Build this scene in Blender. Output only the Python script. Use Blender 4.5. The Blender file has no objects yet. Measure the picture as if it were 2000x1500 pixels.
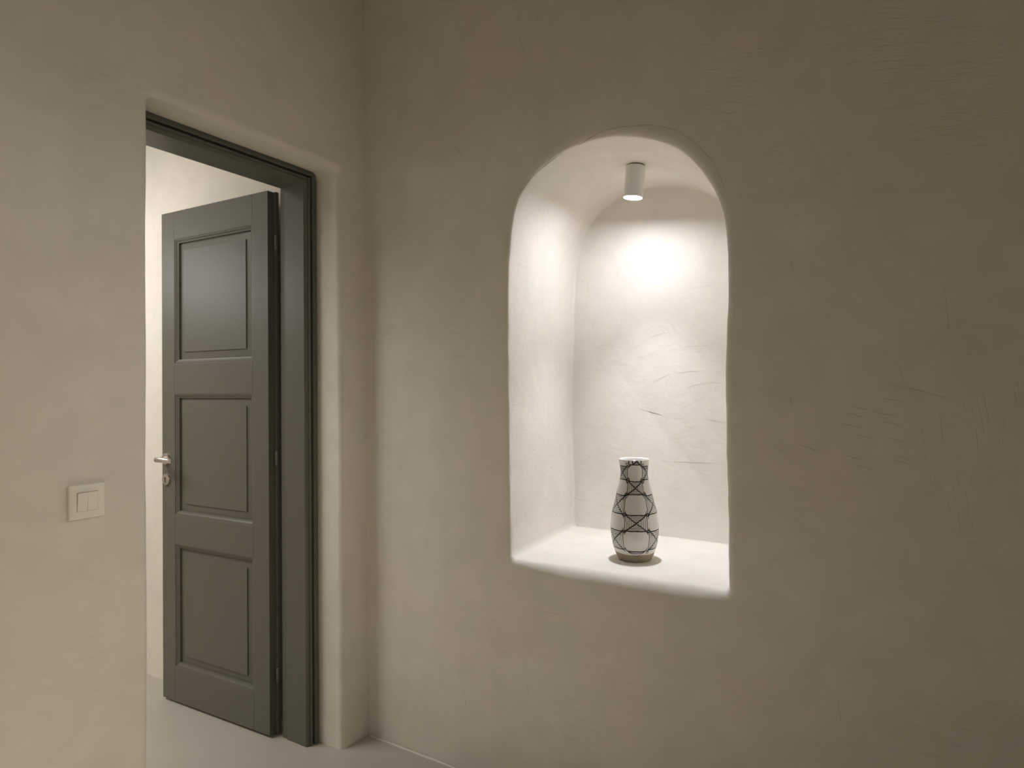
import bpy, bmesh, math, random
from mathutils import Vector, Matrix, noise

# ------------------------------------------------------------------ scene, camera, light
S = bpy.context.scene
COL = S.collection
PI = math.pi
random.seed(7)

F_PX, YAW, PITCH, ROLL = 1239.82, -0.5429, 0.0076, -0.0074
CAM = Vector((1.6797, -1.7343, 1.27))
cam_data = bpy.data.cameras.new('camera')
cam_data.sensor_width = 36.0
cam_data.lens = F_PX / 2000.0 * 36.0
cam_data.clip_start = 0.02
cam = bpy.data.objects.new('camera', cam_data)
COL.objects.link(cam)
_fw = Vector((math.cos(PITCH) * math.sin(YAW), math.cos(PITCH) * math.cos(YAW), math.sin(PITCH)))
_r = Vector((math.cos(YAW), -math.sin(YAW), 0))
_u = _r.cross(_fw)
_r2 = math.cos(ROLL) * _r + math.sin(ROLL) * _u
_u2 = -math.sin(ROLL) * _r + math.cos(ROLL) * _u
m = Matrix((( _r2.x, _u2.x, -_fw.x, CAM.x), (_r2.y, _u2.y, -_fw.y, CAM.y),
            (_r2.z, _u2.z, -_fw.z, CAM.z), (0, 0, 0, 1)))
cam.matrix_world = m
S.camera = cam

W = bpy.data.worlds.new('world')
S.world = W
W.use_nodes = True
W.node_tree.nodes['Background'].inputs[0].default_value = (0, 0, 0, 1)
W.node_tree.nodes['Background'].inputs[1].default_value = 0.0

S.view_settings.view_transform = 'Standard'
S.view_settings.look = 'None'
S.view_settings.gamma = 1.0
S.view_settings.use_curve_mapping = False
S.view_settings.exposure = 0.0
S.cycles.diffuse_bounces = 6
S.cycles.max_bounces = 8

# lamps, with added fill lights
def lamp(name, kind, loc, power, color, radius, target=None, size=None, blend=1.0):
    d = bpy.data.lights.new(name, kind)
    d.energy = power
    d.color = color
    d.shadow_soft_size = radius
    if kind == 'SPOT':
        d.spot_size = size
        d.spot_blend = blend
    o = bpy.data.objects.new(name, d)
    COL.objects.link(o)
    o.location = loc
    if target is not None:
        o.rotation_euler = (Vector(target) - Vector(loc)).to_track_quat('-Z', 'Y').to_euler()
    return o

WARM, SOFT, COOL = (1.05, 0.95, 0.80), (1.03, 0.985, 0.92), (0.99, 1.0, 1.08)
# room beyond the door: an unseen globe lamp and added soft fill spots
lamp('hall_globe_light', 'POINT', (-1.57, -0.95, 1.88), 9.9, (1.0, 1.0, 1.04), 0.20)
lamp('hall_fill_middle', 'SPOT', (-1.3, -1.7, 2.5), 85.5, SOFT, 0.08, target=(-1.2, -2.6, 0.3), size=math.radians(120))
lamp('hall_fill_end', 'SPOT', (-2.2, -1.2, 2.5), 27.5, SOFT, 0.08, target=(-2.0, -0.3, 0.8), size=math.radians(110))
lamp('hall_fill_wall', 'SPOT', (-1.2, -1.3, 2.5), 76.9, SOFT, 0.30, target=(-1.2, -0.1, 1.2), size=math.radians(100))
lamp('hall_fill_door', 'SPOT', (-0.95, -1.75, 2.4), 37.0, SOFT, 0.30, target=(0.15, -0.1, 0.5), size=math.radians(60))  # added fill, aimed through the doorway to lift the corner
# the dim front room: unseen spots added to brighten its floor and walls
lamp('floor_fill', 'SPOT', (1.1, -1.5, 2.85), 641.7, WARM, 0.06, target=(1.1, -1.6, 0.0), size=math.radians(38))  # added so the floor bounces light onto the walls
lamp('floor_fill_corner', 'SPOT', (0.75, -0.95, 2.85), 354.7, WARM, 0.06, target=(0.65, -0.98, 0.0), size=math.radians(30))
lamp('wall_fill_light', 'SPOT', (3.6, -1.2, 2.6), 36.0, WARM, 0.05, target=(0.0, -1.2, 1.25), size=math.radians(60))
lamp('corner_fill_light', 'SPOT', (1.9, -2.0, 2.85), 13.0, WARM, 0.08, target=(0.2, -0.1, 0.2), size=math.radians(45))
lamp('switch_wall_fill_light', 'SPOT', (2.6, -0.25, 2.3), 29.5, WARM, 0.03, target=(0.0, -1.2, 0.95), size=math.radians(46))  # added to lift the wall and throw the switch's shadow
# the reflector of the niche spotlight sends part of its light straight down
lamp('niche_spot_light', 'SPOT', (0.937, 0.285, 1.896), 27.2, COOL, 0.026, target=(0.937, 0.285, 0.0), size=math.radians(72))
NICHE_EMISSION = 285.0

# ------------------------------------------------------------------ helpers
def new_obj(name, verts, faces, mats, parent=None, smooth=True, mi=None, autosmooth=None):
    me = bpy.data.meshes.new(name)
    me.from_pydata([tuple(v) for v in verts], [], faces)
    if not isinstance(mats, (list, tuple)):
        mats = [mats]
    for q in mats:
        me.materials.append(q)
    if mi:
        for p, i in zip(me.polygons, mi):
            p.material_index = i
    me.update()
    bm = bmesh.new()
    bm.from_mesh(me)
    bmesh.ops.recalc_face_normals(bm, faces=bm.faces)
    if autosmooth is not None:
        for e in bm.edges:
            if len(e.link_faces) == 2 and e.calc_face_angle(0) > autosmooth:
                e.smooth = False
    bm.to_mesh(me)
    bm.free()
    for p in me.polygons:
        p.use_smooth = smooth
    o = bpy.data.objects.new(name, me)
    COL.objects.link(o)
    if parent:
        o.parent = parent
    return o

def from_bm(name, bm, mats, parent=None, smooth=True, angle=None, recalc=True, wn=False):
    if recalc:
        bmesh.ops.recalc_face_normals(bm, faces=bm.faces)
    if angle is not None:
        for e in bm.edges:
            if len(e.link_faces) == 2 and e.calc_face_angle(0) > angle:
                e.smooth = False
    me = bpy.data.meshes.new(name)
    bm.to_mesh(me)
    bm.free()
    if not isinstance(mats, (list, tuple)):
        mats = [mats]
    for q in mats:
        me.materials.append(q)
    for p in me.polygons:
        p.use_smooth = smooth
    o = bpy.data.objects.new(name, me)
    COL.objects.link(o)
    if wn:
        wm = o.modifiers.new('weighted_normals', 'WEIGHTED_NORMAL')
        wm.keep_sharp = True
        wm.weight = 100
    if parent:
        o.parent = parent
    return o

def empty(name, loc, rot=(0, 0, 0)):
    o = bpy.data.objects.new(name, None)
    o.empty_display_size = 0.1
    COL.objects.link(o)
    o.location = loc
    o.rotation_euler = rot
    return o

def tag(o, label, cat, kind=None, group=None):
    o['label'] = label
    o['category'] = cat
    if kind:
        o['kind'] = kind
    if group:
        o['group'] = group
    return o

def box_bm(x0, x1, y0, y1, z0, z1, bevel=0.0, seg=2):
    bm = bmesh.new()
    bmesh.ops.create_cube(bm, size=1.0)
    for v in bm.verts:
        v.co = Vector((x0 + (v.co.x + .5) * (x1 - x0), y0 + (v.co.y + .5) * (y1 - y0), z0 + (v.co.z + .5) * (z1 - z0)))
    if bevel:
        bmesh.ops.bevel(bm, geom=list(bm.edges), offset=bevel, segments=seg, profile=0.5, affect='EDGES')
    return bm

def lathe(prof, n=96, cap0=True, cap1=True):
    verts, faces = [], []
    for r, z in prof:
        for k in range(n):
            a = 2 * PI * k / n
            verts.append((r * math.cos(a), r * math.sin(a), z))
    for i in range(len(prof) - 1):
        for k in range(n):
            k2 = (k + 1) % n
            faces.append((i * n + k, i * n + k2, (i + 1) * n + k2, (i + 1) * n + k))
    if cap0:
        faces.append(tuple(range(n - 1, -1, -1)))
    if cap1:
        b = (len(prof) - 1) * n
        faces.append(tuple(b + k for k in range(n)))
    return verts, faces

def catmull(pts, n):
    """resample an open polyline with a Catmull-Rom spline, n points even in arc length"""
    P = [Vector(p) for p in pts]
    P = [2 * P[0] - P[1]] + P + [2 * P[-1] - P[-2]]
    d = []
    for i in range(1, len(P) - 2):
        for k in range(24):
            t = k / 24
            a, b, c, e = P[i - 1], P[i], P[i + 1], P[i + 2]
            d.append(0.5 * ((2 * b) + (c - a) * t + (2 * a - 5 * b + 4 * c - e) * t * t + (3 * b - a - 3 * c + e) * t ** 3))
    d.append(P[-2])
    return even(d, n)

def even(d, n):
    L = [0.0]
    for a, b in zip(d, d[1:]):
        L.append(L[-1] + (b - a).length)
    out, j = [], 0
    for k in range(n):
        s = L[-1] * k / (n - 1)
        while j < len(L) - 2 and L[j + 1] < s:
            j += 1
        q = L[j + 1] - L[j]
        out.append(d[j].lerp(d[j + 1], 0 if q == 0 else min(1, (s - L[j]) / q)))
    return out

# ------------------------------------------------------------------ materials
def mat_base(name):
    mt = bpy.data.materials.new(name)
    mt.use_nodes = True
    nt = mt.node_tree
    b = nt.nodes['Principled BSDF']
    return mt, nt, b

def N(nt, t, **kw):
    n = nt.nodes.new(t)
    for k, v in kw.items():
        setattr(n, k, v)
    return n

def plaster(name, col, rough=0.75, axis='xz', strength=1.0, scratch=1.0, spec=0.3, mottle=0.045):
    """hand trowelled plaster: soft mottling, shallow undulation, trowel ridges and scratches"""
    mt, nt, b = mat_base(name)
    L = nt.links.new
    tc = N(nt, 'ShaderNodeTexCoord')
    b.inputs['Roughness'].default_value = rough
    b.inputs['Specular IOR Level'].default_value = spec
    # mottling of the pigment
    n1 = N(nt, 'ShaderNodeTexNoise'); n1.inputs['Scale'].default_value = 2.3; n1.inputs['Detail'].default_value = 3; n1.inputs['Roughness'].default_value = .62
    n2 = N(nt, 'ShaderNodeTexNoise'); n2.inputs['Scale'].default_value = 9; n2.inputs['Detail'].default_value = 3; n2.inputs['Distortion'].default_value = .8
    L(tc.outputs['Object'], n1.inputs['Vector']); L(tc.outputs['Object'], n2.inputs['Vector'])
    mx = N(nt, 'ShaderNodeMath', operation='ADD'); L(n1.outputs['Fac'], mx.inputs[0]); L(n2.outputs['Fac'], mx.inputs[1])
    ramp = N(nt, 'ShaderNodeMapRange'); L(mx.outputs[0], ramp.inputs['Value'])
    ramp.inputs['From Min'].default_value = .7; ramp.inputs['From Max'].default_value = 1.3
    ramp.inputs['To Min'].default_value = 1 - mottle; ramp.inputs['To Max'].default_value = 1 + mottle
    # slight warm / green drift
    n3 = N(nt, 'ShaderNodeTexNoise'); n3.inputs['Scale'].default_value = 3.1; n3.inputs['Detail'].default_value = 3
    mp3 = N(nt, 'ShaderNodeMapping'); mp3.inputs['Location'].default_value = (7, 3, 5)
    L(tc.outputs['Object'], mp3.inputs['Vector']); L(mp3.outputs[0], n3.inputs['Vector'])
    cmix = N(nt, 'ShaderNodeMix', data_type='RGBA'); L(n3.outputs['Fac'], cmix.inputs['Factor'])
    cmix.inputs['A'].default_value = (col[0] * 1.02, col[1] * .985, col[2] * .985, 1)
    cmix.inputs['B'].default_value = (col[0] * .98, col[1] * 1.015, col[2] * 1.0, 1)
    vm = N(nt, 'ShaderNodeVectorMath', operation='SCALE'); L(cmix.outputs['Result'], vm.inputs[0]); L(ramp.outputs[0], vm.inputs['Scale'])

    # directional trowel scratches: stretched noise, thresholded and masked
    def strokes(rot, sc, lo, hi, mscale, mlo, mhi, off):
        mp = N(nt, 'ShaderNodeMapping'); mp.inputs['Rotation'].default_value = rot; mp.inputs['Location'].default_value = off
        L(tc.outputs['Object'], mp.inputs['Vector'])
        dn = N(nt, 'ShaderNodeTexNoise'); dn.inputs['Scale'].default_value = 3.0; L(mp.outputs[0], dn.inputs['Vector'])
        ad = N(nt, 'ShaderNodeMixRGB', blend_type='ADD'); ad.inputs[0].default_value = .045
        L(mp.outputs[0], ad.inputs[1]); L(dn.outputs['Color'], ad.inputs[2])
        ml = N(nt, 'ShaderNodeVectorMath', operation='MULTIPLY'); L(ad.outputs[0], ml.inputs[0]); ml.inputs[1].default_value = sc
        sn = N(nt, 'ShaderNodeTexNoise'); sn.inputs['Scale'].default_value = 1.0; sn.inputs['Detail'].default_value = 1.5; sn.inputs['Roughness'].default_value = .55
        L(ml.outputs[0], sn.inputs['Vector'])
        r1 = N(nt, 'ShaderNodeMapRange', interpolation_type='SMOOTHSTEP'); L(sn.outputs['Fac'], r1.inputs['Value'])
        r1.inputs['From Min'].default_value = lo; r1.inputs['From Max'].default_value = hi
        mn = N(nt, 'ShaderNodeTexNoise'); mn.inputs['Scale'].default_value = mscale; mn.inputs['Detail'].default_value = 1; L(mp.outputs[0], mn.inputs['Vector'])
        r2 = N(nt, 'ShaderNodeMapRange', interpolation_type='SMOOTHSTEP'); L(mn.outputs['Fac'], r2.inputs['Value'])
        r2.inputs['From Min'].default_value = mlo; r2.inputs['From Max'].default_value = mhi
        mu = N(nt, 'ShaderNodeMath', operation='MULTIPLY'); L(r1.outputs[0], mu.inputs[0]); L(r2.outputs[0], mu.inputs[1])
        return mu.outputs[0]
    if axis == 'xz':       # wall in the X-Z plane: rotate about Y
        R = lambda a: (0, a, 0)
        A, B = (14, 14, 260), (240, 14, 12)
    else:                  # wall in the Y-Z plane: rotate about X
        R = lambda a: (a, 0, 0)
        A, B = (14, 14, 260), (14, 240, 12)
    s1 = strokes(R(-0.18), A, .60, .68, 2.2, .53, .68, (1.3, .2, .9))
    s2 = strokes(R(0.14), B, .64, .74, 1.9, .56, .70, (4.1, 2.2, .3))
    sa = N(nt, 'ShaderNodeMath', operation='MAXIMUM'); L(s1, sa.inputs[0]); L(s2, sa.inputs[1])
    sb = sa
    # tiny tint of the scratches, dust sits in them
    dk = N(nt, 'ShaderNodeMapRange'); L(sb.outputs[0], dk.inputs['Value'])
    dk.inputs['To Min'].default_value = 1.0; dk.inputs['To Max'].default_value = 1 - .05 * scratch
    vm2 = N(nt, 'ShaderNodeVectorMath', operation='SCALE'); L(vm.outputs[0], vm2.inputs[0]); L(dk.outputs[0], vm2.inputs['Scale'])
    L(vm2.outputs[0], b.inputs['Base Color'])
    # relief
    h1 = N(nt, 'ShaderNodeTexNoise'); h1.inputs['Scale'].default_value = 4.0; h1.inputs['Detail'].default_value = 2
    h2 = N(nt, 'ShaderNodeTexNoise'); h2.inputs['Scale'].default_value = 22; h2.inputs['Detail'].default_value = 2; h2.inputs['Distortion'].default_value = 1.2
    L(tc.outputs['Object'], h1.inputs['Vector']); L(tc.outputs['Object'], h2.inputs['Vector'])
    w1 = N(nt, 'ShaderNodeMath', operation='MULTIPLY'); L(h1.outputs['Fac'], w1.inputs[0]); w1.inputs[1].default_value = .0035
    w2 = N(nt, 'ShaderNodeMath', operation='MULTIPLY_ADD'); L(h2.outputs['Fac'], w2.inputs[0]); w2.inputs[1].default_value = .0011; L(w1.outputs[0], w2.inputs[2])
    w3 = N(nt, 'ShaderNodeMath', operation='MULTIPLY_ADD'); L(sb.outputs[0], w3.inputs[0]); w3.inputs[1].default_value = -.00032 * scratch; L(w2.outputs[0], w3.inputs[2])
    bp = N(nt, 'ShaderNodeBump'); bp.inputs['Strength'].default_value = strength; bp.inputs['Distance'].default_value = 1.0
    L(w3.outputs[0], bp.inputs['Height']); L(bp.outputs[0], b.inputs['Normal'])
    return mt

PL = (0.805, 0.765, 0.705)
M_wall_r = plaster('plaster_niche_wall', PL, axis='xz')
M_wall_l = plaster('plaster_door_wall', PL, axis='yz')


def simple(name, col, rough=0.5, metal=0.0, spec=0.5, noise_amt=0.0, scale=30, bump=0.0):
    mt, nt, b = mat_base(name)
    L = nt.links.new
    b.inputs['Roughness'].default_value = rough
    b.inputs['Metallic'].default_value = metal
    b.inputs['Specular IOR Level'].default_value = spec
    tc = N(nt, 'ShaderNodeTexCoord')
    n1 = N(nt, 'ShaderNodeTexNoise'); n1.inputs['Scale'].default_value = scale; n1.inputs['Detail'].default_value = 4
    L(tc.outputs['Object'], n1.inputs['Vector'])
    r = N(nt, 'ShaderNodeMapRange'); L(n1.outputs['Fac'], r.inputs['Value'])
    r.inputs['To Min'].default_value = 1 - noise_amt; r.inputs['To Max'].default_value = 1 + noise_amt
    vm = N(nt, 'ShaderNodeVectorMath', operation='SCALE'); vm.inputs[0].default_value = col[:3]
    L(r.outputs[0], vm.inputs['Scale']); L(vm.outputs[0], b.inputs['Base Color'])
    if bump:
        bp = N(nt, 'ShaderNodeBump'); bp.inputs['Strength'].default_value = 1.0; bp.inputs['Distance'].default_value = bump
        L(n1.outputs['Fac'], bp.inputs['Height']); L(bp.outputs[0], b.inputs['Normal'])
    return mt

M_scratch = simple('plaster_scratch', tuple(c * .80 for c in PL), rough=.8, noise_amt=.05, scale=40)
M_plain = simple('plain_plaster', PL, rough=.8, noise_amt=.03, scale=4)
M_floor = simple('microcement_floor', (0.50, 0.465, 0.41), rough=.42, noise_amt=.06, scale=5, bump=.0015)
M_paint = simple('olive_grey_paint', (0.135, 0.133, 0.108), rough=.38, spec=.32, noise_amt=.03, scale=14, bump=.0004)
M_steel = simple('brushed_steel', (0.62, 0.58, 0.53), rough=.32, metal=1.0, noise_amt=.04, scale=80)
M_dark = simple('keyhole_black', (0.012, 0.011, 0.010), rough=.8)
M_switch = simple('switch_plastic', (0.93, 0.90, 0.83), rough=.35, noise_amt=.01)
M_lampbody = simple('white_lamp_enamel', (0.80, 0.79, 0.77), rough=.4, noise_amt=.01)
M_gap = simple('grey_base', (0.22, 0.20, 0.18), rough=.8)
M_glaze = simple('white_glaze', (0.80, 0.78, 0.74), rough=.16, noise_amt=.015, scale=12, bump=.0003)
M_ink = simple('black_brush_line', (0.012, 0.012, 0.013), rough=.35)
M_clay = simple('bare_clay', (0.36, 0.30, 0.22), rough=.85, noise_amt=.12, scale=40, bump=.0006)

M_glow, _nt, _b = mat_base('lamp_glow')
_b.inputs['Base Color'].default_value = (1, 1, 1, 1)
_b.inputs['Emission Color'].default_value = (0.99, 1.0, 1.08, 1)
_b.inputs['Emission Strength'].default_value = NICHE_EMISSION

# ------------------------------------------------------------------ the right wall with the arched niche
ROOM_X, ROOM_Y, ROOM_Z = 4.4, -4.2, 2.95
SILL = 0.7245

def wob(s, seed, amp, fr=3.0):
    return amp * noise.noise(Vector((s * fr, seed, 0.37)))

def poly_with_hole(bm, outer, ring_verts):
    """fill the flat face between an outer polygon and the ring of existing verts"""
    ov = [bm.verts.new(p) for p in outer]
    es = [bm.edges.new((ov[i], ov[(i + 1) % len(ov)])) for i in range(len(ov))]
    for i in range(len(ring_verts)):
        a, b = ring_verts[i], ring_verts[(i + 1) % len(ring_verts)]
        es.append(bm.edges.get((a, b)) or bm.edges.new((a, b)))
    return es

def build_niche_wall():
    top = [(.623, SILL + .010), (.621, .80), (.620, 1.0), (.617, 1.285), (.618, 1.50), (.622, 1.68), (.637, 1.805), (.663, 1.878), (.714, 1.938),
           (.786, 1.984), (.873, 2.006), (.972, 2.008), (1.05, 1.991), (1.125, 1.960), (1.189, 1.915), (1.24, 1.853), (1.277, 1.778),
           (1.294, 1.714), (1.301, 1.640), (1.302, 1.536), (1.294, 1.279), (1.296, .94), (1.297, .80), (1.297, SILL + .010)]
    back = [(.590, SILL + .010), (.586, .80), (.584, 1.0), (.584, 1.186), (.587, 1.40), (.594, 1.60), (.609, 1.751), (.627, 1.829), (.665, 1.904),
            (.73, 1.964), (.813, 2.000), (.913, 2.012), (1.009, 2.003), (1.10, 1.972), (1.17, 1.915), (1.225, 1.84), (1.253, 1.76),
            (1.266, 1.68), (1.270, 1.60), (1.270, 1.40), (1.268, 1.2), (1.268, 1.0), (1.268, .80), (1.268, SILL + .010)]
    NT, NB = 190, 60
    def ring(pts):
        p3 = [(x, 0, z) for x, z in pts]
        arch = catmull(p3, NT)
        a, b = arch[-1], arch[0]
        bot = [Vector((a.x + (b.x - a.x) * t, 0, 0)) for t in [k / (NB - 1) for k in range(NB)]]
        for k, v in enumerate(bot):
            v.z = SILL
        bot[0].x -= .010; bot[-1].x += .010
        for k in range(1, NB - 1):
            bot[k].x = bot[0].x + (bot[-1].x - bot[0].x) * k / (NB - 1)
        return arch + bot
    f, bk = ring(top), ring(back)
    n = len(f)
    # outward normals in the wall plane (ring runs up the left side, over, down the right, back along the sill)
    def normals(r):
        out = []
        for i in range(n):
            t = (r[(i + 1) % n] - r[i - 1]).normalized()
            out.append(Vector((-t.z, 0, t.x)))
        return out
    fn = normals(f)
    for it in range(6):
        fn = [(fn[i - 1] + fn[i] * 2 + fn[(i + 1) % n]).normalized() for i in range(n)]
    bm = bmesh.new()
    rings = []
    SEG = 7
    rad = []
    for i in range(n):
        r = .017
        if i >= NT:                                   # the sill has a fatter, softer lip
            t = (i - NT) / (NB - 1)                   # 0 at the right end
            r = .017 + .017 * min(1, 3.5 * min(t + .12, 1 - t)) 
        else:
            u = i / (NT - 1)
            r += .006 * math.exp(-((u - .5) / .22) ** 2)
        rad.append(r)
    for it in range(4):
        rad = [(rad[i - 1] + rad[i] * 2 + rad[(i + 1) % n]) / 4 for i in range(n)]
    for k in range(SEG + 1):
        a = PI / 2 * k / SEG
        vs = []
        for i in range(n):
            r = rad[i]
            w = wob(i / n * 9, 1.0, .0020, 3.2) + wob(i / n * 9, 8.0, .0010, 12)
            if i >= NT:
                w *= .6
            ry = r * (.55 if i < NT else 1.0)
            p = f[i] + fn[i] * (r * 1.25 * (1 - math.sin(a)) + w + (.0012 * noise.noise(Vector((i * .21, k * .5, 2))) if k else 0))
            p.y = ry * (1 - math.cos(a))
            vs.append(bm.verts.new(p))
        rings.append(vs)
    D = .535
    RF = .011
    ND = 26
    for k in range(1, ND + 1):
        t = k / ND
        vs = []
        for i in range(n):
            y0 = rad[i] * (.55 if i < NT else 1.0)
            y = y0 + (D - RF - y0) * t
            s = min(1.0, y / D)
            p = f[i].lerp(bk[i], s)
            w0 = wob(i / n * 9, 1.0, .0020, 3.2)
            if i >= NT:
                w0 *= .6
            w = w0 * (1 - t) + .0035 * noise.noise(Vector((p.x * 5, y * 6, p.z * 5))) * t * (1 if i < NT else .35)
            p = p + fn[i] * w
            p.y = y
            vs.append(bm.verts.new(p))
        rings.append(vs)
    for k in range(1, 7):                              # coved corner into the back wall
        a = PI / 2 * k / 6
        vs = []
        for i in range(n):
            base = rings[SEG + ND][i].co
            rr = RF if i < NT else RF * .45
            p = base - fn[i] * (rr * (1 - math.cos(a)))
            p.y = D - RF + RF * math.sin(a)
            vs.append(bm.verts.new(p))
        rings.append(vs)
    for a, b in zip(rings, rings[1:]):
        for i in range(n):
            j = (i + 1) % n
            bm.faces.new((a[i], a[j], b[j], b[i]))
    cap = bm.faces.new(rings[-1])
    es = poly_with_hole(bm, [(0, 0, 0), (ROOM_X, 0, 0), (ROOM_X, 0, ROOM_Z), (0, 0, ROOM_Z)], rings[0])
    bmesh.ops.triangle_fill(bm, use_beauty=True, use_dissolve=False, edges=es)
    # scratches left by the trowel: shallow strips on the wall face
    def strip(x0, z0, x1, z1, w, bend=0.0, y=-.00025):
        K = 8
        l, r = [], []
        for k in range(K + 1):
            t = k / K
            x = x0 + (x1 - x0) * t
            z = z0 + (z1 - z0) * t + bend * math.sin(PI * t) + .0012 * noise.noise(Vector((x * 60, z0 * 9, 0)))
            ww = w * (.15 + .85 * math.sin(PI * min(1, max(0, t)))) / 2
            dx, dz = x1 - x0, z1 - z0
            q = math.hypot(dx, dz)
            nx, nz = -dz / q, dx / q
            l.append(bm.verts.new((x + nx * ww, y, z + nz * ww)))
            r.append(bm.verts.new((x - nx * ww, y, z - nz * ww)))
        for k in range(K):
            fc = bm.faces.new((l[k], l[k + 1], r[k + 1], r[k]))
            fc.material_index = 1
    for s in SCRATCH:
        strip(*s)
    for s in BACK_STROKES:
        strip(*s, y=D - .0004)
    bmesh.ops.recalc_face_normals(bm, faces=bm.faces)
    return bm

# scratches on the right wall: x0, z0, x1, z1, width, bend (metres)
SCRATCH = [
    (.664, 2.398, .688, 2.332, .0026, .0), (.660, 2.46, .668, 2.43, .0016, .0), (.735, 2.44, .739, 2.415, .0016, .0),
    (.415, 2.09, .452, 2.052, .0030, -.004), (.622, 2.228, .632, 2.190, .0013, .0),
]
BACK_STROKES = []
def _add(px, plane=0.0, to=SCRATCH):
    """trowel strokes measured on the photograph, laid where those lines of sight meet the wall"""
    for x0, y0, x1, y1, w, bend in px:
        q = []
        for x, y in ((x0, y0), (x1, y1)):
            d = _fw + (x - 1000) / F_PX * _r2 - (y - 750) / F_PX * _u2
            t = (plane - CAM.y) / d.y
            q.append(CAM + d * t)
        to.append((q[0].x, q[0].z, q[1].x, q[1].z, w, bend))
_add([(1738, 752, 1772, 758, .0016, 0), (1770, 757, 1815, 768, .0026, .001), (1814, 769, 1846, 776, .0022, 0), (1720, 777, 1768, 785, .0018, 0),
      (1664, 794, 1696, 801, .0020, 0), (1696, 801, 1758, 814, .0024, -.001), (1645, 803, 1700, 819, .0014, 0), (1718, 823, 1766, 832, .0018, 0),
      (1638, 826, 1684, 836, .0026, 0), (1670, 848, 1706, 857, .0014, 0), (1724, 853, 1770, 864, .0018, 0), (1648, 888, 1684, 898, .0018, 0),
      (1670, 906, 1708, 918, .0018, 0), (1740, 888, 1780, 898, .0014, 0), (1748, 898, 1780, 908, .0020, 0), (1560, 868, 1604, 883, .0026, 0),
      (1506, 872, 1546, 885, .0014, 0), (1845, 560, 1855, 660, .0010, 0), (1835, 800, 1842, 870, .0012, 0), (1753, 706, 1766, 752, .0014, 0),
      (1543, 770, 1546, 795, .0026, 0), (1541, 505, 1552, 530, .0018, 0), (1878, 687, 1902, 698, .0016, 0), (1366, 207, 1380, 203, .0016, 0),
      (960, 575, 985, 582, .001, 0), (1028, 1192, 1140, 1205, .0012, 0), (1010, 1270, 1085, 1290, .001, 0), (1605, 742, 1630, 748, .001, 0),
      (1635, 1360, 1645, 1420, .0012, 0), (1028, 1330, 1034, 1362, .0014, 0), (905, 1335, 911, 1385, .0012, 0), (1505, 1090, 1530, 1100, .0012, 0)])

_add([(1130, 284, 1182, 254, .0026, .002), (1178, 255, 1236, 245, .0030, .001), (1230, 246, 1284, 245, .0030, .001), (1278, 245, 1330, 258, .0026, .002),
      (1324, 256, 1364, 284, .0026, .002), (1358, 280, 1398, 322, .0024, .002), (1396, 320, 1419, 380, .0016, .002), (998, 402, 1040, 345, .0016, .002),
      (1040, 345, 1100, 298, .0018, .003)])
_add([(1265, 662, 1307, 649, .0026, .003), (1268, 752, 1313, 729, .0020, .003), (1316, 729, 1374, 724, .0016, .001), (1335, 760, 1372, 749, .0016, .002),
      (1372, 749, 1408, 748, .0012, .001), (1245, 797, 1293, 811, .0018, -.001), (1262, 803, 1294, 811, .0014, 0), (1374, 819, 1416, 825, .0016, 0),
      (1285, 901, 1416, 906, .0014, .001), (1345, 564, 1402, 556, .0012, .001), (1335, 677, 1398, 676, .0016, .001), (1218, 690, 1262, 668, .0010, .002),
      (1150, 683, 1205, 668, .0010, .001), (1357, 783, 1378, 776, .0012, .002), (1328, 800, 1350, 788, .0012, 0), (1240, 700, 1270, 694, .0010, 0),
      (1133, 550, 1142, 548, .0020, 0), (1310, 818, 1347, 816, .0010, .001), (1385, 800, 1398, 806, .0012, 0), (1300, 640, 1310, 655, .0010, .001)],
     plane=.5346, to=BACK_STROKES)
bm = build_niche_wall()
wall_right = from_bm('wall_right', bm, [M_wall_r, M_scratch], smooth=True, angle=math.radians(62), recalc=False)
tag(wall_right, 'beige trowelled plaster wall with the lit arched niche cut into it', 'wall', 'structure')

# ------------------------------------------------------------------ the left wall with the doorway
OY0, OY1, OZ = -.799, -.126, 2.058          # near edge, far edge, head of the plaster opening
WT = .25                                    # wall thickness

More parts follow.
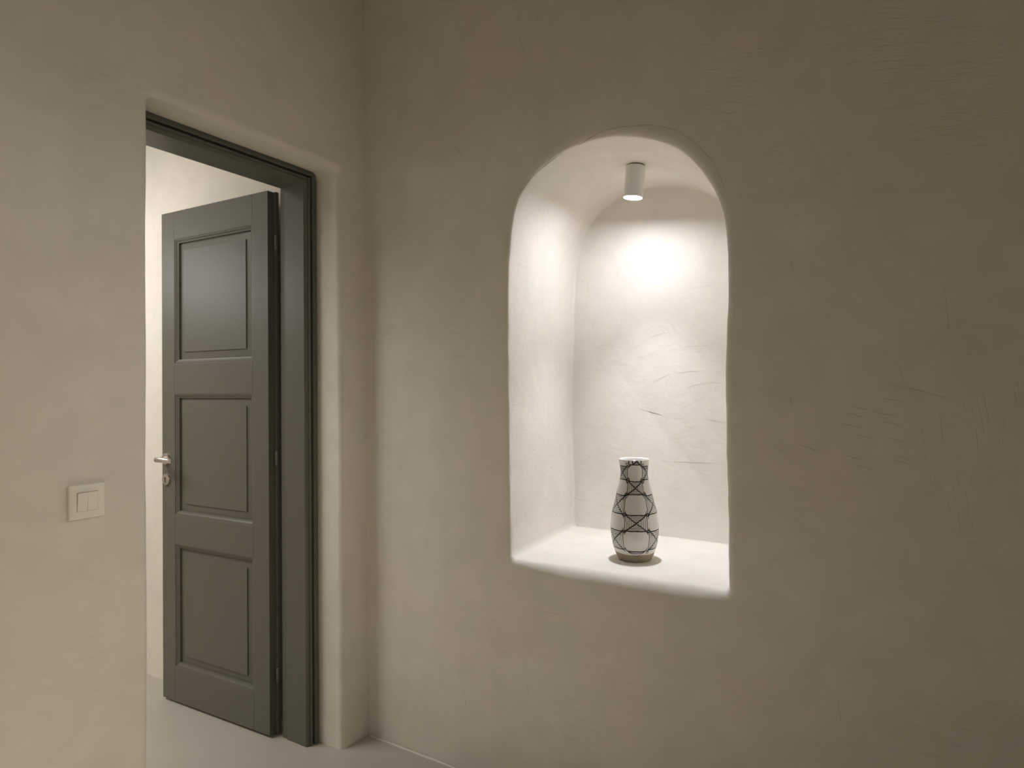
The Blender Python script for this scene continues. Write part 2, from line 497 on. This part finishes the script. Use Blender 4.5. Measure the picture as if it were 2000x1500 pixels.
def build_door_wall():
    R = .022
    C = .030
    pts = [Vector((0, OY1, 0))]
    NV = 40
    path = []
    for k in range(NV + 1):
        path.append(Vector((0, OY1, (OZ - C) * k / NV)))
    for k in range(1, 9):
        a = PI / 2 * k / 8
        path.append(Vector((0, OY1 - C + C * math.cos(a), OZ - C + C * math.sin(a))))
    for k in range(1, 21):
        path.append(Vector((0, OY1 - C + (OY0 + C - OY1 + C) * k / 20, OZ)))
    for k in range(1, 9):
        a = PI / 2 * k / 8
        path.append(Vector((0, OY0 + C - C * math.sin(a), OZ - C + C * math.cos(a))))
    for k in range(1, NV + 1):
        path.append(Vector((0, OY0, (OZ - C) * (1 - k / NV))))
    n = len(path)
    nr = []
    for i in range(n):
        a, b = path[max(0, i - 1)], path[min(n - 1, i + 1)]
        t = (b - a).normalized()
        nr.append(Vector((0, t.z, -t.y)))          # outward from the opening
    bm = bmesh.new()
    rings = []
    SEG = 7
    for k in range(SEG + 1):
        a = PI / 2 * k / SEG
        vs = []
        for i in range(n):
            s = i / n * 8
            rr = R * (1 + .25 * noise.noise(Vector((s * 2, 4.4, 0))))
            w = wob(s, 3.0, .0045, 1.7) + wob(s, 5.0, .0016, 7)
            p = path[i] + nr[i] * (rr * (1 - math.sin(a)) + w)
            p.x = -rr * (1 - math.cos(a))
            if i in (0, n - 1):
                p.z = 0
            vs.append(bm.verts.new(p))
        rings.append(vs)
    for x in (-.06, -.11, -.18, -WT):
        vs = []
        for i in range(n):
            s = i / n * 8
            w = wob(s, 3.0, .0045, 1.7) * .5
            p = path[i] + nr[i] * w
            p.x = x
            if i in (0, n - 1):
                p.z = 0
            vs.append(bm.verts.new(p))
        rings.append(vs)
    for a, b in zip(rings, rings[1:]):
        for i in range(n - 1):
            bm.faces.new((a[i], a[i + 1], b[i + 1], b[i]))
    for ring, x, yend in ((rings[0], 0, 0.0), (rings[-1], -WT, OY1 + .012)):
        outer = [(x, ROOM_Y, 0), (x, ROOM_Y, ROOM_Z), (x, yend, ROOM_Z), (x, yend, 0)]
        ov = [bm.verts.new(p) for p in outer]
        loop = ov + ring                       # down the far jamb side, around the opening, back to the near side
        es = []
        for i in range(len(loop)):
            a, b = loop[i], loop[(i + 1) % len(loop)]
            es.append(bm.edges.get((a, b)) or bm.edges.new((a, b)))
        bmesh.ops.triangle_fill(bm, use_beauty=True, use_dissolve=False, edges=es)
    # end and edge faces so that the wall is solid
    bmesh.ops.recalc_face_normals(bm, faces=bm.faces)
    return bm

wall_left = from_bm('wall_left', build_door_wall(), M_wall_l, smooth=True, angle=math.radians(62), recalc=False)
tag(wall_left, 'beige trowelled plaster wall holding the doorway and the light switch', 'wall', 'structure')

def plane(name, pts, mat, label, cat):
    o = new_obj(name, pts, [tuple(range(len(pts)))], mat, smooth=False)
    tag(o, label, cat, 'structure')
    return o

HX, HY, HZ = -3.4, -3.0, 2.55                 # the room beyond the door
floor = plane('floor', [(HX, ROOM_Y, 0), (ROOM_X, ROOM_Y, 0), (ROOM_X, 0, 0), (HX, 0, 0)], M_floor,
              'smooth pale grey seamless cement floor running through the doorway', 'floor')
plane('ceiling', [(0, ROOM_Y, ROOM_Z), (ROOM_X, ROOM_Y, ROOM_Z), (ROOM_X, 0, ROOM_Z), (0, 0, ROOM_Z)], M_plain,
      'plain beige plaster ceiling above the niche wall', 'ceiling')
plane('wall_front', [(0, ROOM_Y, 0), (ROOM_X, ROOM_Y, 0), (ROOM_X, ROOM_Y, ROOM_Z), (0, ROOM_Y, ROOM_Z)], M_plain,
      'beige plaster wall behind the viewer opposite the niche', 'wall')
plane('wall_side', [(ROOM_X, ROOM_Y, 0), (ROOM_X, 0, 0), (ROOM_X, 0, ROOM_Z), (ROOM_X, ROOM_Y, ROOM_Z)], M_plain,
      'beige plaster wall facing the doorway', 'wall')

def build_back_wall():
    """the bright wall behind the open door leaf, slightly wavy, its foot curving into the floor"""
    bm = bmesh.new()
    nx, nz = 60, 50
    g = []
    for i in range(nx + 1):
        x = -WT + .001 + (HX + WT) * i / nx
        row = []
        for k in range(nz + 1):
            z = HZ * k / nz
            y = OY1 + .010 + (x + WT) * .018 + .006 * noise.noise(Vector((x * 2.1, z * 1.7, 3))) * min(1, -(x + WT) * 4)
            row.append(bm.verts.new((x, y, z)))
        g.append(row)
    for i in range(nx):
        for k in range(nz):
            bm.faces.new((g[i][k], g[i + 1][k], g[i + 1][k + 1], g[i][k + 1]))
    return bm
wall_back = from_bm('wall_back', build_back_wall(), M_wall_r, smooth=True)
tag(wall_back, 'brightly lit cream plaster wall behind the open door', 'wall', 'structure')
plane('wall_end', [(HX, HY, 0), (HX, -.10, 0), (HX, -.10, HZ), (HX, HY, HZ)], M_plain,
      'plaster end wall of the room beyond the door', 'wall')
plane('wall_near', [(HX, HY, 0), (-WT, HY, 0), (-WT, HY, HZ), (HX, HY, HZ)], M_plain,
      'plaster wall facing the open door in the room beyond', 'wall')
plane('ceiling_hall', [(HX, HY, HZ), (-WT, HY, HZ), (-WT, -.10, HZ), (HX, -.10, HZ)], M_plain,
      'plaster ceiling of the room beyond the door', 'ceiling')

# thin lip of floor coating that stands proud at the foot of the niche wall
def build_lip():
    vs, fs = [], []
    K = 40
    for k in range(K + 1):
        x = .012 + .48 * k / K
        y = -.0035 - .006 * (k / K) + .0022 * noise.noise(Vector((x * 14, 2, 0)))
        h = .0045 * math.sin(PI * min(1, (k + .5) / (K + 1))) ** .5 + .0012 * noise.noise(Vector((x * 30, 5, 0)))
        for (dy, z) in ((-.004, 0), (-.0025, h), (.001, h), (.002, 0)):
            vs.append((x, y + dy, z))
    for k in range(K):
        for j in range(3):
            fs.append((k * 4 + j, k * 4 + j + 1, k * 4 + j + 5, k * 4 + j + 4))
    fs += [(0, 1, 2, 3), (K * 4 + 3, K * 4 + 2, K * 4 + 1, K * 4)]
    return vs, fs
v, f_ = build_lip()
lip = new_obj('trim_1', v, f_, M_wall_r)
tag(lip, 'thin raised lip of plaster along the foot of the niche wall', 'trim', 'structure')

# ------------------------------------------------------------------ door frame (lining with stepped moulding)
FY0, FY1, FZ = -.797, -.1285, 2.060
PROFILE = [  # (x, inset from the plaster opening)
    (-WT - .003, 0.000), (-.1150, 0.000), (-.1120, .003), (-.1110, .008), (-.1120, .0150), (-.1150, .0180), (-.1290, .0190), (-.1290, .0250),
    (-.1170, .0260), (-.1150, .0280), (-.1150, .0340), (-.1200, .0350), (-.1200, .0390), (-.1230, .0440), (-.1280, .0475), (-.2270, .0475), (-.2310, .0450),
    (-WT - .003, .0450)]
def build_frame():
    verts, faces = [], []
    np_ = len(PROFILE)
    path = [((FY1, 0.0), (-1, 0)), ((FY1, FZ), (-1, -1)), ((FY0, FZ), (1, -1)), ((FY0, 0.0), (1, 0))]
    for (y, z), (sy, sz) in path:
        for x, ins in PROFILE:
            verts.append((x, y + sy * ins, z + sz * ins))
    for k in range(3):
        for j in range(np_):
            j2 = (j + 1) % np_
            faces.append((k * np_ + j, k * np_ + j2, (k + 1) * np_ + j2, (k + 1) * np_ + j))
    faces.append(tuple(range(np_)))
    faces.append(tuple(3 * np_ + j for j in range(np_))[::-1])
    return verts, faces
v, f_ = build_frame()
frame = new_obj('trim_2', v, f_, M_paint, smooth=True, autosmooth=math.radians(25))
tag(frame, 'olive grey painted wooden door frame with stepped moulding in the plaster opening', 'door frame', 'structure')

# ------------------------------------------------------------------ door leaf, open into the next room
# local frame: +X from hinge edge to free edge, -Y local is the face the photo shows
LW, LZ0, LZ1, LT = .637, .010, 2.005, .040
ang = math.atan2(-.231 + .205, -.922 + .285)
door = empty('door_1', (-.285, -.205, 0), (0, 0, ang))
tag(door, 'olive grey panelled wooden door leaf standing open beyond the doorway', 'door', 'structure')
# with local X pointing to world -X, local +Y points to world -Y: the visible face is at local y = 0, the back at y = -LT
SL, SR = .085, .556
PAN = [(.149, .650), (.765, 1.261), (1.381, 1.893)]
def part_box(name, x0, x1, z0, z1, y0=-LT, y1=0.0, bev=.0014, mat=None, parent=door):
    return from_bm(name, box_bm(x0, x1, y0, y1, z0, z1, bev, 2), mat or M_paint, parent, smooth=True, angle=math.radians(60), wn=True)
part_box('hinge_stile', 0, SL, LZ0, LZ1)
part_box('lock_stile', SR, LW, LZ0, LZ1)
for z0, z1 in ((LZ0, PAN[0][0]), (PAN[0][1], PAN[1][0]), (PAN[1][1], PAN[2][0]), (PAN[2][1], LZ1)):
    part_box('rail', SL, SR, z0, z1)
# rebated lip along the hinge edge, on the far face
part_box('rebate_lip', -.012, .0005, LZ0, LZ1, y0=-LT - .0005, y1=-.026, bev=.001)

def panel_mesh(z0, z1):
    """moulding that runs down into the opening, then a margin and a raised field"""
    steps = [  # inset, y (0 = face of the leaf)
        (-.001, -.0006), (.0035, -.0006), (.0045, -.0030), (.0075, -.0030), (.0095, -.0042), (.0130, -.0078), (.0165, -.0092), (.0180, -.0098),
        (.0185, -.0190)]
    field = [(.0185, -.0190), (.0480, -.0150), (.0490, -.0108), (.0515, -.0108)]
    return steps, field
for z0, z1 in PAN:
    mo, fi = panel_mesh(z0, z1)
    for nm, prof, cap in (('moulding', mo, False), ('panel', fi, True)):
        vs, fs = [], []
        for ins, y in prof:
            for x, z in ((SL + ins, z0 + ins), (SR - ins, z0 + ins), (SR - ins, z1 - ins), (SL + ins, z1 - ins)):
                vs.append((x, y, z))
        k = len(prof)
        for i in range(k - 1):
            for j in range(4):
                j2 = (j + 1) % 4
                fs.append((i * 4 + j, i * 4 + j2, i * 4 + 4 + j2, i * 4 + 4 + j))
        if cap:
            fs.append((k * 4 - 4, k * 4 - 3, k * 4 - 2, k * 4 - 1))
            # back of the panel, closed as a board
            b = len(vs)
            vs += [(SL + .001, -.030, z0 + .001), (SR - .001, -.030, z0 + .001), (SR - .001, -.030, z1 - .001), (SL + .001, -.030, z1 - .001)]
            fs.append((b + 3, b + 2, b + 1, b))
            for j in range(4):
                fs.append((j, (j + 1) % 4, b + (j + 1) % 4, b + j))
        new_obj(nm, vs, fs, M_paint, parent=door, smooth=True, autosmooth=math.radians(22))

# handle: rose, neck and curved lever; key escutcheon below
def disc(name, x, z, r, t, parent, mat, y=0.0):
    v, f = lathe([(r, 0), (r, t * .65), (r * .96, t * .9), (r * .88, t), (r * .3, t * 1.02)], 40)
    v = [(x + a, y + c, z + b) for a, b, c in v]
    return new_obj(name, v, f, mat, parent=parent, smooth=True, autosmooth=math.radians(35))
HXL, HZL = .606, .992
handle = disc('door_handle', HXL, HZL, .0235, .010, door, M_steel)
handle['label'] = 'brushed steel lever handle'
def tube(path, rad, n=20, flat=1.0):
    vs, fs = [], []
    up = Vector((0, 0, 1))
    for i, p in enumerate(path):
        a, b = path[max(0, i - 1)], path[min(len(path) - 1, i + 1)]
        t = (b - a).normalized()
        s = t.cross(up).normalized()
        w = s.cross(t)
        r = rad[i]
        for k in range(n):
            q = 2 * PI * k / n
            vs.append(p + s * (r * math.cos(q) * flat) + w * (r * math.sin(q)))
    for i in range(len(path) - 1):
        for k in range(n):
            k2 = (k + 1) % n
            fs.append((i * n + k, i * n + k2, i * n + n + k2, i * n + n + k))
    fs.append(tuple(range(n))[::-1]); fs.append(tuple((len(path) - 1) * n + k for k in range(n)))
    return vs, fs
lp = [Vector((HXL, .006, HZL)), Vector((HXL, .028, HZL)), Vector((HXL - .002, .043, HZL + .001)), Vector((HXL - .010, .053, HZL + .002)),
      Vector((HXL - .024, .057, HZL + .003)), Vector((HXL - .044, .057, HZL + .003)), Vector((HXL - .064, .053, HZL + .002)),
      Vector((HXL - .080, .046, HZL)), Vector((HXL - .088, .038, HZL - .002))]
lp = catmull(lp, 34)
v, f_ = tube(lp, [.0096 + .0012 * math.sin(PI * i / 33) for i in range(34)], 20, .8)
lever = new_obj('lever', v, f_, M_steel, parent=handle, smooth=True, autosmooth=math.radians(50))
KZ = .908
esc = disc('key_escutcheon', HXL, KZ, .0235, .008, door, M_steel)
esc['label'] = 'round steel keyhole plate'
kb = box_bm(HXL - .0026, HXL + .0026, .0078, .0086, KZ - .011, KZ + .004, 0)
v, f_ = lathe([(.0042, .0078), (.0042, .0086)], 20)
b2 = bmesh.new()
ring = [b2.verts.new((HXL + a, c, KZ + .005 + b)) for a, b, c in v]
for q in f_:
    b2.faces.new([ring[i] for i in q])
tmp = bpy.data.meshes.new('tmp'); b2.to_mesh(tmp); b2.free(); kb.from_mesh(tmp); bpy.data.meshes.remove(tmp)
from_bm('keyhole', kb, M_dark, esc, smooth=False)

for hz in (.225, 1.020, 1.815):
    v, f_ = lathe([(.0015, -.028), (.0050, -.026), (.0058, -.024), (.0058, -.001), (.0050, 0), (.0058, .001), (.0058, .024), (.0050, .026), (.0015, .028)], 20)
    v = [(a - .016, b - .0235, c + hz) for a, b, c in v]
    # flag that joins the knuckle to the lip
    k = len(v)
    bx = [(-.016, -.0265), (-.004, -.0265), (-.004, -.0245), (-.016, -.0245)]
    v += [(x, y, hz - .024) for x, y in bx] + [(x, y, hz + .024) for x, y in bx]
    f_ += [(k, k + 1, k + 2, k + 3), (k + 7, k + 6, k + 5, k + 4)] + [(k + j, k + (j + 1) % 4, k + 4 + (j + 1) % 4, k + 4 + j) for j in range(4)]
    new_obj('hinge', v, f_, M_paint, parent=door, smooth=True, autosmooth=math.radians(35))

# ------------------------------------------------------------------ light switch on the left wall
sw = empty('light_switch', (0, -.9525, 1.0065))
tag(sw, 'cream square double light switch on the wall left of the doorway', 'light switch')
def frame_ring(w, h, iw, ih, t):
    """square cover frame with a soft outer edge and a sloping inner edge (X is out of the wall)"""
    prof = [(0.0, 0.0, 0), (0.0, .0070, 0), (.0012, .0092, 0), (.0045, .0110, 0), (.0085, .0115, 0), (1.0, .0115, -.0015), (1.0, .0105, 0), (1.0, .0030, 0)]
    vs, fs = [], []
    def rect(hw, hh, r, x):
        out = []
        for cx, cy, a0 in ((hw - r, hh - r, 0), (-hw + r, hh - r, PI / 2), (-hw + r, -hh + r, PI), (hw - r, -hh + r, 1.5 * PI)):
            for k in range(5):
                a = a0 + PI / 2 * k / 4
                out.append((x, cx + r * math.cos(a), cy + r * math.sin(a)))
        return out
    for ins, x, g in prof:
        if ins < 1:
            vs += rect(w / 2 - ins, h / 2 - ins, max(.0008, .003 - ins * .3), x)
        else:
            vs += rect(iw / 2 - g, ih / 2 - g, .0008, x)
    n = 20
    for i in range(len(prof) - 1):
        for k in range(n):
            k2 = (k + 1) % n
            fs.append((i * n + k, i * n + k2, i * n + n + k2, i * n + n + k))
    fs.append(tuple(range(n))[::-1])
    b = (len(prof) - 1) * n
    fs.append(tuple(b + k for k in range(n)))
    return vs, fs
v, f_ = frame_ring(.080, .082, .0455, .0455, .009)
new_obj('cover_plate', v, f_, M_switch, parent=sw, smooth=True, autosmooth=math.radians(28))
for y0, y1, tilt in ((-.0222, -.0005, 1.5), (.0005, .0222, .55)):
    # wedge-shaped rocker: one end stands out, the other lies in
    bm = box_bm(.0031, .0125, y0, y1, -.0222, .0222, 0)
    for vv in bm.verts:
        if vv.co.x > .008:
            t = (vv.co.z + .0222) / .0444
            vv.co.x = .0118 + tilt * .0034 * t
    bmesh.ops.bevel(bm, geom=list(bm.edges), offset=.0007, segments=2, profile=.5, affect='EDGES')
    from_bm('rocker', bm, M_switch, sw, smooth=True, angle=math.radians(60), wn=True)

# ------------------------------------------------------------------ spotlight in the niche
sp = empty('niche_spotlight', (.9485, .285, 2.003), (0, math.radians(6.5), 0))
tag(sp, 'small white cylinder spotlight hanging from the top of the arched niche', 'spotlight')
H = .100
v, f_ = lathe([(.0300, .0040), (.0318, .0030), (.0325, .0010), (.0325, -H + .003), (.0320, -H + .0008), (.0310, -H), (.0302, -H + .0008), (.0298, -H + .0060)], 64, cap0=True, cap1=False)
new_obj('lamp_body', v, f_, M_lampbody, parent=sp, smooth=True, autosmooth=math.radians(40))
v, f_ = lathe([(.0285, .0035), (.0285, .0200)], 48)
new_obj('mounting_base', v, f_, M_gap, parent=sp, smooth=True, autosmooth=math.radians(40))
v, f_ = lathe([(.0299, -H + .0050), (.0297, -H + .0034), (.0260, -H + .0030), (.0005, -H + .0028)], 48)
lens = new_obj('lens', v, f_, M_glow, parent=sp, smooth=True)
lens['label'] = 'glowing white lens'

# ------------------------------------------------------------------ vase
VC = Vector((.962, .207, SILL))
TH0 = math.atan2(-.938, .347)                   # the side that faces the viewer
prof_out = [(.0000, .0), (.0480, .0), (.0515, .0015), (.0565, .0110), (.0610, .0212), (.0663, .0374), (.0712, .0570), (.0742, .0760), (.0753, .0950), (.0747, .1120),
            (.0724, .1371), (.0688, .1580), (.0635, .1780), (.0588, .1960), (.0543, .2160), (.0490, .2360), (.0452, .2500), (.0432, .2640), (.0427, .2760),
            (.0436, .2920), (.0452, .3040), (.0470, .3140), (.0480, .3175)]
prof_in = [(.0478, .3192), (.0466, .3200), (.0452, .3192), (.0436, .3120), (.0410, .2950), (.0395, .2760), (.0402, .2600), (.0440, .2450), (.0540, .2050), (.0660, .1500), (.0710, .1000), (.0650, .0500), (.0540, .0120), (.0004, .0080)]
def spline2(pts, n):
    return [(p.x, p.z) for p in catmull([(r, 0, z) for r, z in pts], n)]
po = [(.0004, 0.0), (.0480, 0.0)] + spline2(prof_out[2:], 90)
pr = po + spline2(prof_in, 60)
def r_at(z):
    q = po[1:]
    for (r0, z0), (r1, z1) in zip(q, q[1:]):
        if z0 <= z <= z1 and z1 > z0:
            return r0 + (r1 - r0) * (z - z0) / (z1 - z0)
    return q[-1][0] if z > q[-1][1] else q[0][0]
NV_ = 120
v, f_ = lathe(pr, NV_, cap0=False, cap1=True)
GL = .0275
gr = min(range(2, len(po)), key=lambda i: abs(po[i][1] - GL))      # the ring where the glaze stops
for k_ in range(NV_):
    a = 2 * PI * k_ / NV_
    z_ = GL + .0012 * math.sin(a * 2 + 1) + .0007 * math.sin(a * 5)
    v[gr * NV_ + k_] = (r_at(z_) * math.cos(a), r_at(z_) * math.sin(a), z_)
mi = []
for q in f_[:-1]:
    mi.append(2 if q[0] // NV_ < gr else 0)
mi.append(0)

def P(th, z, off=.00035):
    r = r_at(z) + off
    a = TH0 + th
    return Vector((r * math.cos(a), r * math.sin(a), z))
def line(pts, w, jit=.0006):
    """a brush line on the glaze: flat ribbon wrapped on the surface; pts are (theta, z)"""
    dense = []
    for (t0, z0), (t1, z1) in zip(pts, pts[1:]):
        d = math.hypot((t1 - t0) * .065, z1 - z0)
        k = max(2, int(d / .0022))
        for j in range(k):
            u = j / k
            dense.append((t0 + (t1 - t0) * u, z0 + (z1 - z0) * u))
    dense.append(pts[-1])
    sd = random.random() * 50
    d2 = []
    for i, (t, z) in enumerate(dense):
        r = r_at(z)
        d2.append((t + jit * 1.3 * noise.noise(Vector((i * .22, sd, 0))) / r, z + jit * 1.3 * noise.noise(Vector((i * .22, sd, 9)))))
    base = len(v)
    n = len(d2)
    for i in range(n):
        (ta, za), (tb, zb) = d2[max(0, i - 1)], d2[min(n - 1, i + 1)]
        r = r_at(d2[i][1])
        dx, dz = (tb - ta) * r, zb - za
        q = math.hypot(dx, dz) or 1
        ww = w * (1 + .25 * noise.noise(Vector((i * .3, sd, 4)))) / 2
        nx, nz = -dz / q * ww / r, dx / q * ww
        t, z = d2[i]
        v.append(P(t + nx, z + nz)); v.append(P(t - nx, z - nz))
    for i in range(n - 1):
        f_.append((base + 2 * i, base + 2 * i + 2, base + 2 * i + 3, base + 2 * i + 1)); mi.append(1)
ZB = [.0345, .0360, .1029, .1510, .2129, .2516, .3047, .3165]
ROWS = [.0355, .1029, .1510, .2129, .2516, .3047]           # boundaries used by the centre column
NCOL = 6
DT = 2 * PI / NCOL
SHIFT = .07
WL = .0035
def circle(t, z, rad, w=.0015):
    r = r_at(z)
    line([(t + rad * math.cos(2 * PI * k / 12) / r, z + rad * 1.15 * math.sin(2 * PI * k / 12)) for k in range(13)], w, .0002)
def deco(c, z0, z1, x=True, nest=5):
    """a decorated cell: nested rectangles crossed by two diagonals"""
    tc, hw = c * DT + SHIFT, DT / 2 * .92
    dz = z1 - z0
    g = lambda s, t: (tc + hw * s, z0 + dz * t)
    line([g(-1, 0), g(1, 0)], WL); line([g(-1, 1), g(1, 1)], WL)
    line([g(-1, 0), g(-1, 1)], .0022); line([g(1, 0), g(1, 1)], .0022)
    for k in range(1, nest):
        a = k / (nest + .2)
        line([g(-1 + a, a * .5), g(1 - a, a * .5), g(1 - a, 1 - a * .5), g(-1 + a, 1 - a * .5), g(-1 + a, a * .5)], .0013, .0007)
    if x:
        line([g(-1.12, -.10), g(1.12, 1.10)], WL); line([g(-1.12, 1.10), g(1.12, -.10)], WL * .85)
def blank(c, z0, z1):
    """an empty cell with its corners rounded off by short curved strokes and small loops"""
    tc, hw = c * DT + SHIFT, DT / 2 * 1.0
    dz = z1 - z0
    rr = min(.0125, dz * .3)
    for st in (-1, 1):
        for (zz, sg) in ((z0, 1), (z1, -1)):
            r = r_at(zz)
            e = tc + st * hw * .95
            pts = []
            for k in range(7):
                a = PI / 2 * k / 6
                pts.append((e - st * rr * (1 - math.sin(a)) / r - 0, zz + sg * rr * (1 - math.cos(a))))
            line(pts, .0022, .0004)
            if random.random() < .8:
                circle(e + st * .0028 / r, zz + sg * .0006 + random.uniform(-.002, .002), random.uniform(.0034, .0046), .0019)
for c in range(NCOL):
    if c % 2 == 0:
        deco(c, .1029, .1510, nest=5); deco(c, .2129, .2516, nest=4)
        blank(c, .0370, .1029); blank(c, .1510, .2129); blank(c, .2516, .3047)
        # half cells at the rim and at the foot
        tc, hw = c * DT + SHIFT, DT / 2 * .92
        line([(tc - hw * .8, .3047), (tc + hw * .8, .3047)], WL)
        for s in (-.85, -.35, .85):
            line([(tc + hw * s, .3047), (tc + hw * s, .3172)], WL)
        line([(tc + hw * .95, .2990), (tc + hw * .15, .3172)], .0034)
        line([(tc - hw * .35, .3060), (tc + hw * .35, .3165)], WL)
        line([(tc - hw * .95, .2960), (tc - hw * .55, .3047)], .0034)
        line([(tc - hw * .2, .3095), (tc + hw * .6, .3095)], .0018)
        line([(tc - hw * .8, .0385), (tc + hw * .8, .0385)], WL)
        line([(tc - hw * .7, .0345), (tc, .0325), (tc + hw * .7, .0345)], .0022)
        line([(tc - hw * .62, .0385), (tc - hw * .3, .0265), (tc + hw * .02, .0200), (tc + hw * .3, .0260), (tc + hw * .62, .0385)], .0010)
        line([(tc - hw * 1.1, .0470), (tc - hw * .55, .0330)], .0030)
        line([(tc + hw * 1.05, .0460), (tc + hw * .6, .0330)], .0024)
    else:
        for z0, z1, nn in ((.0430, .1000, 5), (.1530, .2080, 5), (.2570, .2980, 4)):
            deco(c, z0, z1, nest=nn)
            tc, hw = c * DT + SHIFT, DT / 2 * .92
            for a in (.10, .20):
                line([(tc - hw * .9, z1 - (z1 - z0) * a), (tc + hw * .9, z1 - (z1 - z0) * a)], .0014)
        blank(c, .1000, .1530); blank(c, .2080, .2570)
vase = new_obj('vase', v, f_, [M_glaze, M_ink, M_clay], mi=mi, smooth=True)
# the ribbons lie on the surface, so keep their own outward normals
vase.location = VC
tag(vase, 'white ceramic vase with black geometric line drawing standing in the arched niche', 'vase')
